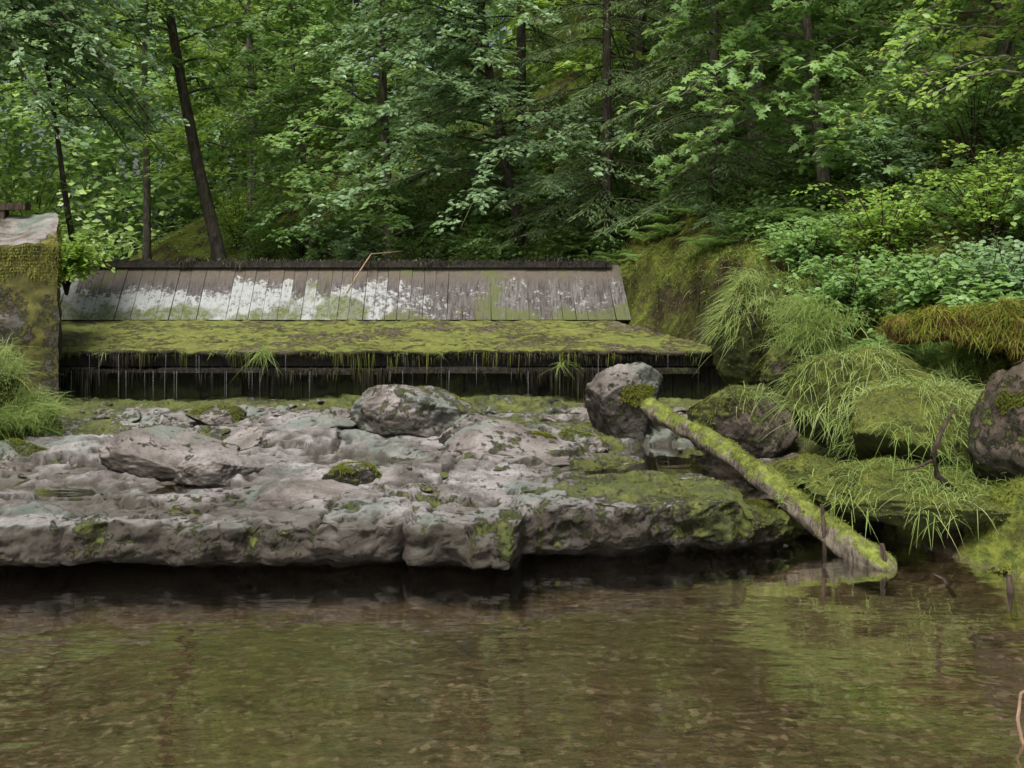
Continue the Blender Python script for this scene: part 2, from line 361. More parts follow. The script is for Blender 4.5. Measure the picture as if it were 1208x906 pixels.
q[:, 2] += lipw*.4*fbm(q0[:, 0], q0[:, 1], q0[:, 2], 6, 3, 73)
x, y = q[:, 0], q[:, 1]
_, w1, w2 = shelfZ(q0[:, 0], q0[:, 1], True)
hi = fbm(x, y, None, 5, 3, 54)
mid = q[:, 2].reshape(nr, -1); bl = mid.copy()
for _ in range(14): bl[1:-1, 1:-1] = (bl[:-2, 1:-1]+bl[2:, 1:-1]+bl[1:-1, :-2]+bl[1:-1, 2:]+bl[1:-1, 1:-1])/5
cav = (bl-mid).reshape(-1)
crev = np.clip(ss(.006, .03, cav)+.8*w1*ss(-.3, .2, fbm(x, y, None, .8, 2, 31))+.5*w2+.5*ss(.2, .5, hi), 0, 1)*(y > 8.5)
wet = 1-ss(.365, .43, q[:, 2]+.03*fbm(x, y, None, 2, 3, 9))
smoss = .22+.6*fbm(x, y, None, .9, 4, 81)+.28*ss(-.6, 1.2, x)*ss(12, 9.3, y)+.42*ss(13.8, 15.2, y)+.32*ss(1.5, 3, x)+.28*np.clip(crev, 0, 1)
smoss += .3*np.exp(-((x+1.)/.9)**2-((y-9.6)/.5)**2)+.15*ss(12, 14, y)+.12*ss(-1.5, .5, x) - .2*ss(-2.5, -4.0, x)*ss(12.5, 11, y)-.35*ss(.2, .08, q[:, 2])
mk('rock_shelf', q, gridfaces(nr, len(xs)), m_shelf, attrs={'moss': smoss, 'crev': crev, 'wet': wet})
plane('puddle_water', -4.6, 2.9, 9.9, 13.2, .368, m_puddle)

# ------------------------------------------------------------------ boulders
def ico(sub):
    import bmesh
    bm = bmesh.new(); bmesh.ops.create_icosphere(bm, subdivisions=sub, radius=1)
    V = np.array([v.co[:] for v in bm.verts]); F = np.array([[v.index for v in f.verts] for f in bm.faces]); bm.free(); return V, F
ICO5 = ico(6); ICO3 = ico(3)
def boulder_geo(c, dims, rot=0., seed=1, base=ICO5, cuts=9, tilt=0.):
    r = np.random.default_rng(seed); V, F = base; V = V.copy()
    for i in range(cuts):
        n = nrm(r.normal(size=3)*[1, 1, .8]); d = r.uniform(.45, .8)
        ex = np.maximum(0, V@n-d); V -= ex[:, None]*n*.94
    s = seed*3.1
    V *= (1+.14*fbm(V[:, 0]+s, V[:, 1], V[:, 2], 1.6, 5, seed)+.08*fbm(V[:, 0], V[:, 1]+s, V[:, 2], 5, 5, seed+3, .65))[:, None]
    V *= np.array(dims)/2*1.2
    ct, st = cos(tilt), sin(tilt); V = V@np.array([[ct, 0, -st], [0, 1, 0], [st, 0, ct]])
    cr, sr = cos(rot), sin(rot); V = V@np.array([[cr, sr, 0], [-sr, cr, 0], [0, 0, 1]])
    return V+np.array(c), F
fz = []
def B(name, c, dims, rot=0., seed=1, moss=0., mat=None, tilt=0., cuts=9, fuzz=True):
    V, F = boulder_geo(c, dims, rot, seed, tilt=tilt, cuts=cuts)
    ms = moss+.5*fbm(V[:, 0], V[:, 1], V[:, 2], 1.5, 3, seed+40)+.15*(V[:, 2]-c[2])/dims[2]
    ob = mk(name, V, F, mat or m_boulder, attrs={'moss': ms})
    if fuzz: fz.append((ob, .45))
    return ob
B('boulder', (-1.0, 13.1, .62), (1.4, .95, .8), .2, 3, .4)
B('boulder', (1.32, 13.0, .72), (1.0, .8, .85), .5, 12, .22)
B('boulder', (-3.2, 11.0, .50), (1.3, .8, .5), -.1, 14, .1, tilt=.12, cuts=6)
B('boulder', (-2.75, 10.75, .44), (.7, .5, .42), .5, 3, .15, cuts=7)
B('boulder', (2.45, 12.3, .68), (1.45, 1.0, .85), .5, 83, .45, mat=m_bank, tilt=-.45, cuts=14)
B('boulder', (-3.5, 13.5, .52), (.65, .5, .3), .2, 9, .4)
B('boulder', (.05, 11.8, .42), (1.3, .9, .6), .1, 14, .15)
B('boulder', (-1.35, 10.25, .40), (.75, .45, .36), .3, 17, .35, cuts=14)
B('boulder', (-1.9, 9.75, .34), (1.3, .6, .38), 0, 19, .1)
B('boulder', (-.45, 12.3, .5), (.6, .5, .45), 0, 23, .3)
B('boulder', (-2.1, 13.2, .50), (.6, .45, .35), 1, 27, .5)
B('boulder', (-2.8, 12.3, .46), (.9, .6, .34), .6, 71, .2)
B('boulder', (-5.0, 11.4, .42), (.8, .6, .35), .2, 61, .3)
B('boulder', (.75, 12.3, .44), (.6, .5, .34), .9, 72, .4)
# right bank masses, sunk in the earth and grown over
B('boulder', (2.85, 11.1, .30), (1.7, 1.3, .5), .2, 31, .4, mat=m_bank)
B('mossy_ledge', (3.85, 9.95, .40), (2.1, 1.3, .48), -.1, 14, .75, mat=m_bank, cuts=6)
B('boulder', (4.35, 9.1, -.04), (1.3, .8, .4), -.2, 49, .15, mat=m_bank, cuts=14)
B('boulder', (4.6, 9.8, .82), (1.0, .9, 1.45), .1, 57, .25, mat=m_bank, cuts=7)
B('mossy_mound', (3.8, 10.7, .72), (1.7, 1.1, .9), .2, 43, .9, mat=m_bank, cuts=5)
B('mossy_mound', (3.5, 11.5, .95), (1.4, 1.1, 1.1), .1, 45, .9, mat=m_bank, cuts=5)
B('boulder', (3.3, 13.3, .95), (1.1, .9, .9), .4, 47, .55, mat=m_bank, cuts=14)
B('mossy_mound', (3.15, 14.9, 1.5), (.9, 1.0, 1.4), .2, 53, .75, mat=m_bank, cuts=8)
VV = []; FF = []; n = 0
for i in range(150):
    x = rng.uniform(-6, 2.6); y = rng.choice([rng.uniform(9.3, 15.2), rng.uniform(13.8, 15.2)]); s = rng.choice([.04, .07, .11, .16, .26], p=[.35, .3, .2, .1, .05])
    v, f = boulder_geo((x, y, float(shelfZ(np.array([x]), np.array([y]))[0])+s*.02), (s*1.7, s, s*.55), rng.uniform(0, 3), 100+i, ICO3, 8)
    VV.append(v); FF.append(f+n); n += len(v)
VV = np.concatenate(VV); mk('loose_stones', VV, np.concatenate(FF), m_boulder, attrs={'moss': .3+.6*fbm(VV[:, 0], VV[:, 1], None, .7, 2, 5)})

# ------------------------------------------------------------------ weir
weir = empty('wooden_weir')
def boxes(L):
    V = []; F = []; n = 0
    for c8 in L:
        V += list(c8); a = n
        F += [[a, a+3, a+2, a+1], [a+4, a+5, a+6, a+7], [a, a+1, a+5, a+4], [a+1, a+2, a+6, a+5], [a+2, a+3, a+7, a+6], [a+3, a, a+4, a+7]]; n += 8
    return np.array(V), F
def box(x0, x1, y0, y1, z0, z1): return [(x0, y0, z0), (x1, y0, z0), (x1, y1, z0), (x0, y1, z0), (x0, y0, z1), (x1, y0, z1), (x1, y1, z1), (x0, y1, z1)]
m_board, nt, o = newmat('weathered_boards')
tc = nd(nt, 'ShaderNodeTexCoord').outputs['Object']; g = nd(nt, 'ShaderNodeNewGeometry'); r = g.outputs['Random Per Island']
sx = nd(nt, 'ShaderNodeSeparateXYZ', {'Vector': tc}); px, pz = sx.outputs[0], sx.outputs[2]
gr = noise(nt, scaled(nt, tc, (14, 3, 1.5)), 2, 6, .7, .2); sp = noise(nt, tc, 13, 7, .75); bg = noise(nt, tc, 1.3, 4)
wood = mix(nt, r, (.085, .077, .074), (.135, .126, .124)); wood = mix(nt, rng_(nt, gr, .4, .65), wood, (.045, .04, .037))
wood = mix(nt, rng_(nt, pz, 1.98, 2.15), wood, mix(nt, sp, (.05, .045, .025), (.14, .118, .105)))
fade = rng_(nt, px, -.6, -3.0, .0, 1.)
topz = math_(nt, 'ADD', 1.80, math_(nt, 'MULTIPLY', r, .28))
msk = rng_(nt, math_(nt, 'SUBTRACT', math_(nt, 'ADD', topz, math_(nt, 'MULTIPLY', math_(nt, 'SUBTRACT', sp, .5), .8)), pz), -.02, .05)
msk = math_(nt, 'MULTIPLY', msk, rng_(nt, math_(nt, 'ADD', sp, math_(nt, 'MULTIPLY', fade, .18)), .54, .66))
msk = math_(nt, 'MULTIPLY', msk, rng_(nt, gr, .72, .52, .4, 1.))
wcol = mix(nt, sp, (.2, .22, .215), (.35, .37, .365))
c = mix(nt, msk, wood, wcol)
c = mix(nt, math_(nt, 'MULTIPLY', rng_(nt, math_(nt, 'ADD', bg, math_(nt, 'MULTIPLY', rng_(nt, pz, 1.85, 1.5), .17)), .56, .66), rng_(nt, sp, .35, .55)), c, (.085, .10, .035))
finish(nt, o, c, .85, [(gr, .012), (sp, .012)], .2)
L = []; xx = -8.4
while xx < 1.75:
    w = rng.uniform(.16, .25); j = rng.normal(0, .006); t = rng.normal(0, .004)
    a, b = xx+.003, xx+w-.004; top_shift = -.12*max(0, (xx+1)/2.7)
    L.append([(a+t, 17.98+j, 1.46), (b+t, 17.98+j, 1.46), (b+t, 18.04+j, 1.43), (a+t, 18.04+j, 1.43), (a+top_shift, 18.72+j, 2.32), (b+top_shift, 18.72+j, 2.32), (b+top_shift, 18.78+j, 2.29), (a+top_shift, 18.78+j, 2.29)]); xx += w
V, F = boxes(L); mk('sloping_boards', V, F, m_board, False, weir)
m_dark, nt, o = newmat('wet_dark_wood')
tc = nd(nt, 'ShaderNodeTexCoord').outputs['Object']; gr = noise(nt, scaled(nt, tc, (10, 10, 1.5)), 2.5, 7, .7, .3); n1 = noise(nt, tc, 3, 6, .7); r = nd(nt, 'ShaderNodeNewGeometry').outputs['Random Per Island']
c = mix(nt, rng_(nt, gr, .35, .65), (.008, .007, .006), (.028, .023, .02)); c = mix(nt, math_(nt, 'MULTIPLY', r, .4), c, (.04, .033, .028))
pzz_ = nd(nt, 'ShaderNodeSeparateXYZ', {'Vector': tc}).outputs[2]
c = mix(nt, rng_(nt, math_(nt, 'ADD', n1, rng_(nt, pzz_, .9, .45, 0, .2)), .56, .68), c, (.06, .072, .02))
finish(nt, o, c, .4, [(gr, .03), (n1, .03)], .5)
nx, ny = 330, 120
u = np.linspace(0, 1, nx)[None, :]; v = np.linspace(0, 1, ny)[:, None]
Yf = 15.42+.08*fbm(u*9, u*0, None, 4, 4, 90); Yy = Yf*(1-v)+18.03*v
xR = 2.95*(1-v)+1.6*v; Xx = -8.4*(1-u)+xR*u
Zz = 1.19+.26*(Yy-15.45)/2.58 + .04*fbm(Xx, Yy, None, 2.5, 5, 91)*(1-v*.5)+.022*fbm(Xx, Yy, None, 10, 4, 92)
Zz = np.broadcast_to(Zz, (ny, nx)).copy(); Xx = np.broadcast_to(Xx, (ny, nx)).copy(); Yy = np.broadcast_to(Yy, (ny, nx)).copy()
o1 = np.zeros(nx)
lip = [np.stack([Xx[0], Yy[0]+.16+.03*fbm(Xx[0], o1, None, 6, 3, 95), Zz[0]-.09-.02*fbm(Xx[0], o1, None, 5, 4, 96)], -1), np.stack([Xx[0], Yy[0]+.0, Zz[0]-.05-.02*fbm(Xx[0], o1, None, 7, 4, 97)], -1)]
A = np.concatenate([np.stack(lip, 0), np.stack([Xx, Yy, Zz], -1)], 0)
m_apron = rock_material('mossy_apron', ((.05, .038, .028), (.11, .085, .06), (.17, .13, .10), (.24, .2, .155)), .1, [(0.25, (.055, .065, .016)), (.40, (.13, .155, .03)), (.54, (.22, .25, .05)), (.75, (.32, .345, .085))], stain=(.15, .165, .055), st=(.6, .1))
mA = .56+.35*fbm(A[..., 0], A[..., 1], None, 1.1, 4, 98)-.2*ss(.5, 2.5, A[..., 0])*ss(16.5, 17.6, A[..., 1])
mA[:2] -= .6
mk('mossy_apron', A.reshape(-1, 3), gridfaces(ny+2, nx), m_apron, True, weir, {'moss': mA.reshape(-1)})
L = []
L.append(box(-8.4, 2.86, 15.62, 15.8, .96, 1.10))
xx = -8.4
while xx < 2.5:
    w = rng.uniform(.8, 1.8); e = min(xx+w, 2.55); L.append(box(xx+.004, e-.004, 15.43+rng.normal(0, .025), 15.98, .875+rng.normal(0, .014), .95+rng.normal(0, .012))); xx = e
xx = -8.4
while xx < 2.9:
    w = rng.uniform(.18, .3); j = rng.normal(0, .012); L.append(box(xx+.004, xx+w-.004, 15.86+j, 15.93+j, .2, .97)); xx += w
for x in (-6.2, -3.9, -2.2, .2, 1.9, 2.75): L.append(box(x, x+.16, 15.76, 15.83, .2, .93))
L.append(box(-8.4, 1.62, 18.60, 18.86, 2.28, 2.38))
V, F = boxes(L); mk('timber_frame', V, F, m_dark, False, weir)
def fringe(n, x0, x1, y, z, lmin, lmax, w, name, mat, seed):
    r = np.random.default_rng(seed); x = r.uniform(x0, x1, n); cl = np.clip(fbm(x, x*0, None, 2.2, 4, seed)*1.5+.45, .08, 1.3)
    P = np.stack([x, y+r.normal(0, .02, n), np.full(n, z)+r.normal(0, .015, n)], -1)
    D = np.stack([r.normal(0, .06, n), r.normal(-.03, .05, n), -np.ones(n)], -1)
    return blades(name, P, D, (lmin+(lmax-lmin)*r.random(n)**2)*cl, w, mat, 0.05, weir, 2)
fringe(3000, -8, 2.85, 15.44, 1.13, .03, .2, .014, 'upper_roots', m_root, 3)
fringe(3400, -8, 2.5, 15.43, .93, .04, .5, .013, 'lower_roots', m_root, 4)
fringe(700, -8, 2.5, 15.42, 1.16, .05, .5, .009, 'moss_strands', m_mossf, 5)
fringe(2400, -8.3, 1.6, 18.60, 2.37, .03, .12, .014, 'crest_fringe', m_root, 6)
m_trk, nt, o = newmat('trickling_water')
p = nd(nt, 'ShaderNodeBsdfPrincipled', {'Base Color': (.4, .42, .42, 1), 'Roughness': .12, 'Specular IOR Level': .8}); t_ = nd(nt, 'ShaderNodeBsdfTransparent'); ms = nd(nt, 'ShaderNodeMixShader', {0: .3, 1: t_.outputs[0], 2: p.outputs[0]}); nt.links.new(ms.outputs[0], o.inputs[0])
n = 80; xx_ = rng.uniform(-6, 2.6, n); blades('water_trickles', np.stack([xx_, rng.normal(15.37, .01, n), rng.choice([1.15, .92], n)], -1), np.tile([0, 0, -1.], (n, 1)), rng.uniform(.12, .6, n), .007, m_trk, .0, weir, 2)
n = 7000; P = np.stack([rng.uniform(-8.3, 1.6, n), rng.uniform(18.6, 18.85, n), np.full(n, 2.375)], -1)
blades('crest_moss', P, rng.normal(0, .5, (n, 3))+[0, 0, 1], rng.uniform(.015, .08, n)*(1+fbm(P[:, 0], P[:, 0]*0, None, 3, 3, 4)), .012, m_root, .3, weir, 2)
T = Tubes(); T.add([(-2.62, 18.05, 1.88), (-2.52, 18.25, 2.1), (-2.35, 18.45, 2.4), (-2.3, 18.6, 2.5), (-2.05, 18.7, 2.52), (-1.8, 18.75, 2.55)], [.014, .013, .012, .011, .008, .004], 6); T.make('driftwood_twig', m_twigp)

# ------------------------------------------------------------------ left abutment
ab = empty('concrete_abutment')
def rbox(name, q8, mat, n=34, amp=.03, moss=.3, parent=None, seed=0):
    q8 = np.array(q8, float); V = []; F = []; c = 0
    fs = [(0, 1, 5, 4), (1, 2, 6, 5), (2, 3, 7, 6), (3, 0, 4, 7), (4, 5, 6, 7)]
    for f in fs:
        a, b, cc, d = q8[list(f)]; u = np.linspace(0, 1, n)[None, :, None]; v = np.linspace(0, 1, n)[:, None, None]
        V.append(((a*(1-u)+b*u)*(1-v)+(d*(1-u)+cc*u)*v).reshape(-1, 3)); F.append(gridfaces(n, n)+c); c += n*n
    V = np.concatenate(V); ctr = q8.mean(0)
    d = V-ctr; V0 = V.copy()
    V += nrm(d)*(amp*fbm(V0[:, 0], V0[:, 1], V0[:, 2], 2.5, 5, seed))[:, None]
    ms = moss+.4*fbm(V0[:, 0], V0[:, 1], V0[:, 2], 1.2, 3, seed+2)+.35*ss(1.6, 2.4, V0[:, 2])
    nrmz = np.zeros(len(V)); nrmz[-n*n:] = 1
    ms = ms-nrmz*(1.25-.9*ss(-6.5, -6.1, V0[:, 0]))
    return mk(name, V, np.concatenate(F), mat, True, parent, {'moss': ms})
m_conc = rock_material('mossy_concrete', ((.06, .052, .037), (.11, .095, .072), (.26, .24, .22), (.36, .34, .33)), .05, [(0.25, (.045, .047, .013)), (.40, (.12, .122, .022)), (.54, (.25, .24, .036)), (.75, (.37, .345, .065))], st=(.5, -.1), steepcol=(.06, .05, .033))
blk = rbox('block', [(-8.2, 14.9, .3), (-5.92, 14.9, .3), (-6.45, 16.3, .3), (-8.2, 16.3, .3), (-8.2, 14.95, 2.62), (-5.97, 14.95, 2.60), (-6.5, 16.2, 3.08), (-8.2, 16.2, 3.1)], m_conc, 60, .12, .62, ab, 5)
V, F = boxes([box(-8.3, -6.85, 16.0, 16.2, 3.12, 3.22), box(-7.3, -7.15, 16.02, 16.18, 2.95, 3.117)]); mk('timber_rail', V, F, m_twig, False, ab)

# ------------------------------------------------------------------ fallen log
a = np.array([1.38, 12.0, .92]); b = np.array([3.0, 9.0, -.03]); n = 90
t = np.linspace(0, 1, n)[:, None]; P = a*(1-t)+b*t; P[:, 2] += .07*np.sin(t[:, 0]*pi)-.02*np.sin(t[:, 0]*9); P[:, 0] += .03*np.sin(t[:, 0]*7)
R = (.09+.03*t[:, 0])*(1+.08*np.sin(t[:, 0]*23)); R[0] = .03; R[1] = .06; R[-1] *= .35; R[-2] *= .7; R[-3] *= .9
T = Tubes(); T.add(P, R, 24, .4, 3)
for tt_, d, l in ((.35, (-.5, -.3, .5), .18), (.62, (.4, -.2, .6), .15), (.8, (.2, .1, 1), .3), (.9, (-.3, -.2, .8), .12)):
    p = a*(1-tt_)+b*tt_; d = np.array(d); T.add([p, p+d*l*.6, p+d*l], [.03, .02, .01], 6)
log = T.make('fallen_log', m_logbark)

# ------------------------------------------------------------------ branches and twigs
T = Tubes(); T.add([(2.96, 9.05, -.15), (2.96, 9.04, .05), (2.93, 9.02, .2)], [.025, .024, .02], 7)
T.add([(2.62, 9.5, -.2), (2.6, 9.48, .2), (2.57, 9.45, .42)], [.022, .02, .014], 7); T.make('dead_branch', m_twig)
T = Tubes(); T.add([(3.75, 8.5, -.2), (3.68, 8.4, .0), (3.66, 8.38, .13)], [.03, .028, .02], 7); T.add([(3.35, 8.6, -.1), (3.28, 8.65, .03), (3.22, 8.7, .05)], [.018, .014, .01], 6); T.make('dead_branch', m_twig)
T = Tubes(); T.add([(2.62, 5.75, -.15), (2.6, 5.85, .1), (2.66, 5.95, .2), (2.9, 6.1, .25)], [.010, .010, .009, .007], 7); T.make('pale_stick', m_twigp)
T = Tubes(); T.add([(3.72, 9.55, .5), (3.55, 9.5, .65), (3.5, 9.45, .85), (3.6, 9.5, 1.05), (3.7, 9.5, 1.22)], [.03, .028, .024, .018, .008], 8)
T.add([(3.5, 9.48, .78), (3.35, 9.45, .72), (3.2, 9.45, .7)], [.014, .01, .005], 6); T.make('dead_branch', m_twig)
T = Tubes(); n = 60; t = np.linspace(0, 1, n)[:, None]; P = np.array([3.85, 11.7, 1.72])*(1-t)+np.array([6.4, 10.3, 1.72])*t
P[:, 2] += .05*np.sin(t[:, 0]*8); T.add(P, (.12+.1*ss(0, .35, t[:, 0]))*(1+.18*np.sin(t[:, 0]*17)), 26, .8, 8)
m_rustbark = bark('rusty_mossy_bark', (.05, .03, .015), (.17, .10, .045), .14, (.14, .13, .02))
mt = T.make('mossy_trunk', m_rustbark)

# ------------------------------------------------------------------ moss fuzz
def sample(ob, n, minz=.1, mthr=None):
    me = ob.data; k = len(me.polygons); c = np.zeros(k*3); no = np.zeros(k*3); ar = np.zeros(k)
    me.polygons.foreach_get('center', c); me.polygons.foreach_get('normal', no); me.polygons.foreach_get('area', ar)
    c = c.reshape(-1, 3); no = no.reshape(-1, 3); w = ar*(no[:, 2] > minz)
    if mthr is not None and 'moss' in me.attributes:
        at = np.zeros(len(me.vertices)); me.attributes['moss'].data.foreach_get('value', at)
        ls = np.zeros(len(me.loops), np.int32); me.loops.foreach_get('vertex_index', ls); st_ = np.zeros(k, np.int32); me.polygons.foreach_get('loop_start', st_)
        w = w*(at[ls[st_]] > mthr)
    if w.sum() <= 0: return np.zeros((0, 3)), np.zeros((0, 3))
    i = rng.choice(k, n, p=w/w.sum()); e = np.sqrt(ar[i])[:, None]
    return c[i]+rng.uniform(-.5, .5, (n, 3))*e*[1, 1, .2], no[i]
PP = []; DD = []
for ob, thr in fz:
    big = ob.name.startswith('mossy'); p, d = sample(ob, 9000 if big else 2600, -.1, thr); PP.append(p); DD.append(d)
p, d = sample(log, 5000, .2); kk = fbm(p[:, 0], p[:, 1], None, 6, 3, 3) > -.1; PP.append(p[kk]); DD.append(d[kk])
P = np.concatenate(PP); D = np.concatenate(DD)+rng.normal(0, .6, (len(P), 3)); n = len(P)
blades('moss', P, D, rng.uniform(.010, .032, n), .007, m_mossf, .5, None, 2)
PP = []; DD = []
for ob, thr in fz:
    if ob.name.startswith('mossy'):
        p, d = sample(ob, 1500, .1, thr); kk = fbm(p[:, 0], p[:, 1], None, 2.5, 3, 33) > -.1; PP.append(p[kk]); DD.append(d[kk])
P = np.concatenate(PP); D = np.concatenate(DD)+rng.normal(0, .45, (len(P), 3))+[-.15, -.35, 0]
blades('mound_grass', P, D, rng.uniform(.08, .38, len(P)), .007, m_grass, .95, None, 4)
p, d = sample(bpy.data.objects['rock_shelf'], 30000, .3, .55); kk = (p[:, 2] > .2)
blades('shelf_moss', p[kk], d[kk]+rng.normal(0, .6, d[kk].shape), rng.uniform(.008, .026, kk.sum()), .007, m_mossf, .5, None, 2)
p, d = sample(blk, 12000, -.6, .75); blades('pillar_moss', p, d+rng.normal(0, .5, d.shape)+[0, -.3, -.2], rng.uniform(.015, .045, len(p)), .012, m_mossf, .5, ab, 2)
p, d = sample(mt, 9000, -.3); blades('trunk_moss', p, d+rng.normal(0, .6, d.shape)+[0, -.4, -.3], rng.uniform(.02, .09, len(p)), .008, m_rust, .7, mt, 2)
p, d = sample(mt, 6000, .2); blades('trunk_grass', p, d+rng.normal(0, .5, d.shape)+[0, -.5, 0], rng.uniform(.05, .2, len(p)), .008, m_mossf, .8, mt, 3)

def on_ground(x, y): return np.stack([x, y, H(x, y)], -1)
def tuft(P0, n, L, spread, bias=(0, 0, 0), rad=.08):
    P = P0+rng.normal(0, rad, (n, 3))*[1, 1, .3]; D = rng.normal(0, spread, (n, 3))+[0, 0, 1]+np.array(bias)
    return P, D, rng.uniform(.5, 1.1, n)*L
def tufts(name, lst, w=.007, droop=.7):
    Ps, Ds, Ls = zip(*[tuft(*t) for t in lst]); return blades(name, np.concatenate(Ps), np.concatenate(Ds), np.concatenate(Ls), w, m_grass, droop, None, 5)
G = lambda x, y, dz=0: np.array([x, y, float(H(np.array([x]), np.array([y]))[0])+dz])
lst = []
for i in range(38):
    x = rng.uniform(-6.1, -4.85); y = rng.uniform(11.4, 13.5); lst.append((G(x, y), 120, .55, .35, (.25, -.35, 0), .1))
tufts('grass_clump', lst)
lst = []
for i in range(60):
    y = rng.uniform(10.6, 12.8); x = rng.uniform(3.4, 4.5)+(y-10)*.1; lst.append((G(x, y, .14), 100, .38, .4, (-.35, -.4, -.1), .14))
tufts('grass_clump', lst, .007, .95)
lst = [(np.array([3.25+rng.uniform(-.25, .5), 12.7+rng.uniform(-.3, .6), 1.6+rng.uniform(-.25, .3)]), 80, .5, .35, (-.3, -.6, -.2), .12) for i in range(16)]
lst += [(np.array([3.0+rng.uniform(-.1, .6), 13.9+rng.uniform(-.3, .5), 2.1+rng.uniform(-.2, .2)]), 60, .35, .4, (-.3, -.5, -.2), .12) for i in range(8)]
lst += [(np.array([2.6, 12.0, 1.0]), 90, .3, .25, (.1, -.4, -.6), .1)]
lst += [(np.array([2.35, 9.9, .35]), 30, .2, .5, (0, 0, 0), .04), (np.array([-3.35, 15.38, 1.18]), 60, .4, .3, (0, -.5, -.8), .05), (np.array([.68, 15.38, 1.0]), 35, .3, .3, (0, -.5, -.8), .04)]
lst += [(np.array([rng.uniform(-6, 2.5), 15.38, 1.16]), 12, .14, .3, (0, -.5, -.6), .03) for i in range(10)]
tufts('grass_clump', lst)

def cover(name, n, x0, x1, y0, y1, cond, L, w, mat, sd, thr=-.15):
    x = rng.uniform(x0, x1, n); y = rng.uniform(y0, y1, n); k = cond(x, y) & (fbm(x, y, None, 1.2, 3, sd) > thr); x, y = x[k], y[k]
    P = crag(on_ground(x, y)); m = len(P)
    return blades(name, P, rng.normal(0, .5, (m, 3))+[0, -.3, .9], rng.uniform(.4, 1.1, m)*L, w, mat, .7, None, 3)
cover('bank_moss', 90000, 1.2, 6, 9, 19, lambda x, y: x > xr_(y)+.1, .07, .01, m_mossf, 5, -.5)
cover('bank_moss', 20000, 1.2, 6, 9, 19, lambda x, y: x > xr_(y)+.0, .07, .01, m_rust, 8)
cover('bank_moss', 30000, -8, 2.5, 19.5, 25, lambda x, y: x > xr_(y)+.1, .11, .018, m_mossf, 6)
cover('bank_grass', 16000, -8, -4.8, 10, 15, lambda x, y: x < xl_(y), .12, .012, m_grass, 7)
cover('bank_grass', 14000, 3, 6.5, 9.5, 15, lambda x, y: x > xr_(y)+.4, .22, .009, m_grass, 17, -.2)
cover('bank_grass', 6000, 1.5, 4.5, 14.5, 19, lambda x, y: x > xr_(y)+.35, .2, .010, m_grass, 27, .05)
cover('bank_grass', 26000, -9, 2, 19.3, 26, lambda x, y: x > xr_(y)+.0, .34, .014, m_grass, 18, -.05)

# ------------------------------------------------------------------ trees
def twig_leaves(S, Dr, Ln, lpt, size, r, flat=.45, droop=.3):
    n = len(S); u = r.uniform(.08, 1, (n, lpt)); idx = np.repeat(np.arange(n), lpt); u = u.reshape(-1)
    p = S[idx]+Dr[idx]*(Ln[idx]*u)[:, None]; p[:, 2] -= droop*Ln[idx]*u*u
    p += r.normal(0, .025, p.shape)*(size/.1)
    ang = r.choice([-1, 1], len(p))*r.uniform(.4, 1.2, len(p)); d = Dr[idx]
    ca, sa = np.cos(ang), np.sin(ang)
    dd = np.stack([d[:, 0]*ca-d[:, 1]*sa, d[:, 0]*sa+d[:, 1]*ca, d[:, 2]-.25+r.normal(0, .2, len(p))], -1)
    nn = np.stack([r.normal(0, flat, len(p)), r.normal(-.35, flat, len(p)), np.ones(len(p))], -1)
    return p, dd, nn, size*r.uniform(.6, 1.25, len(p))
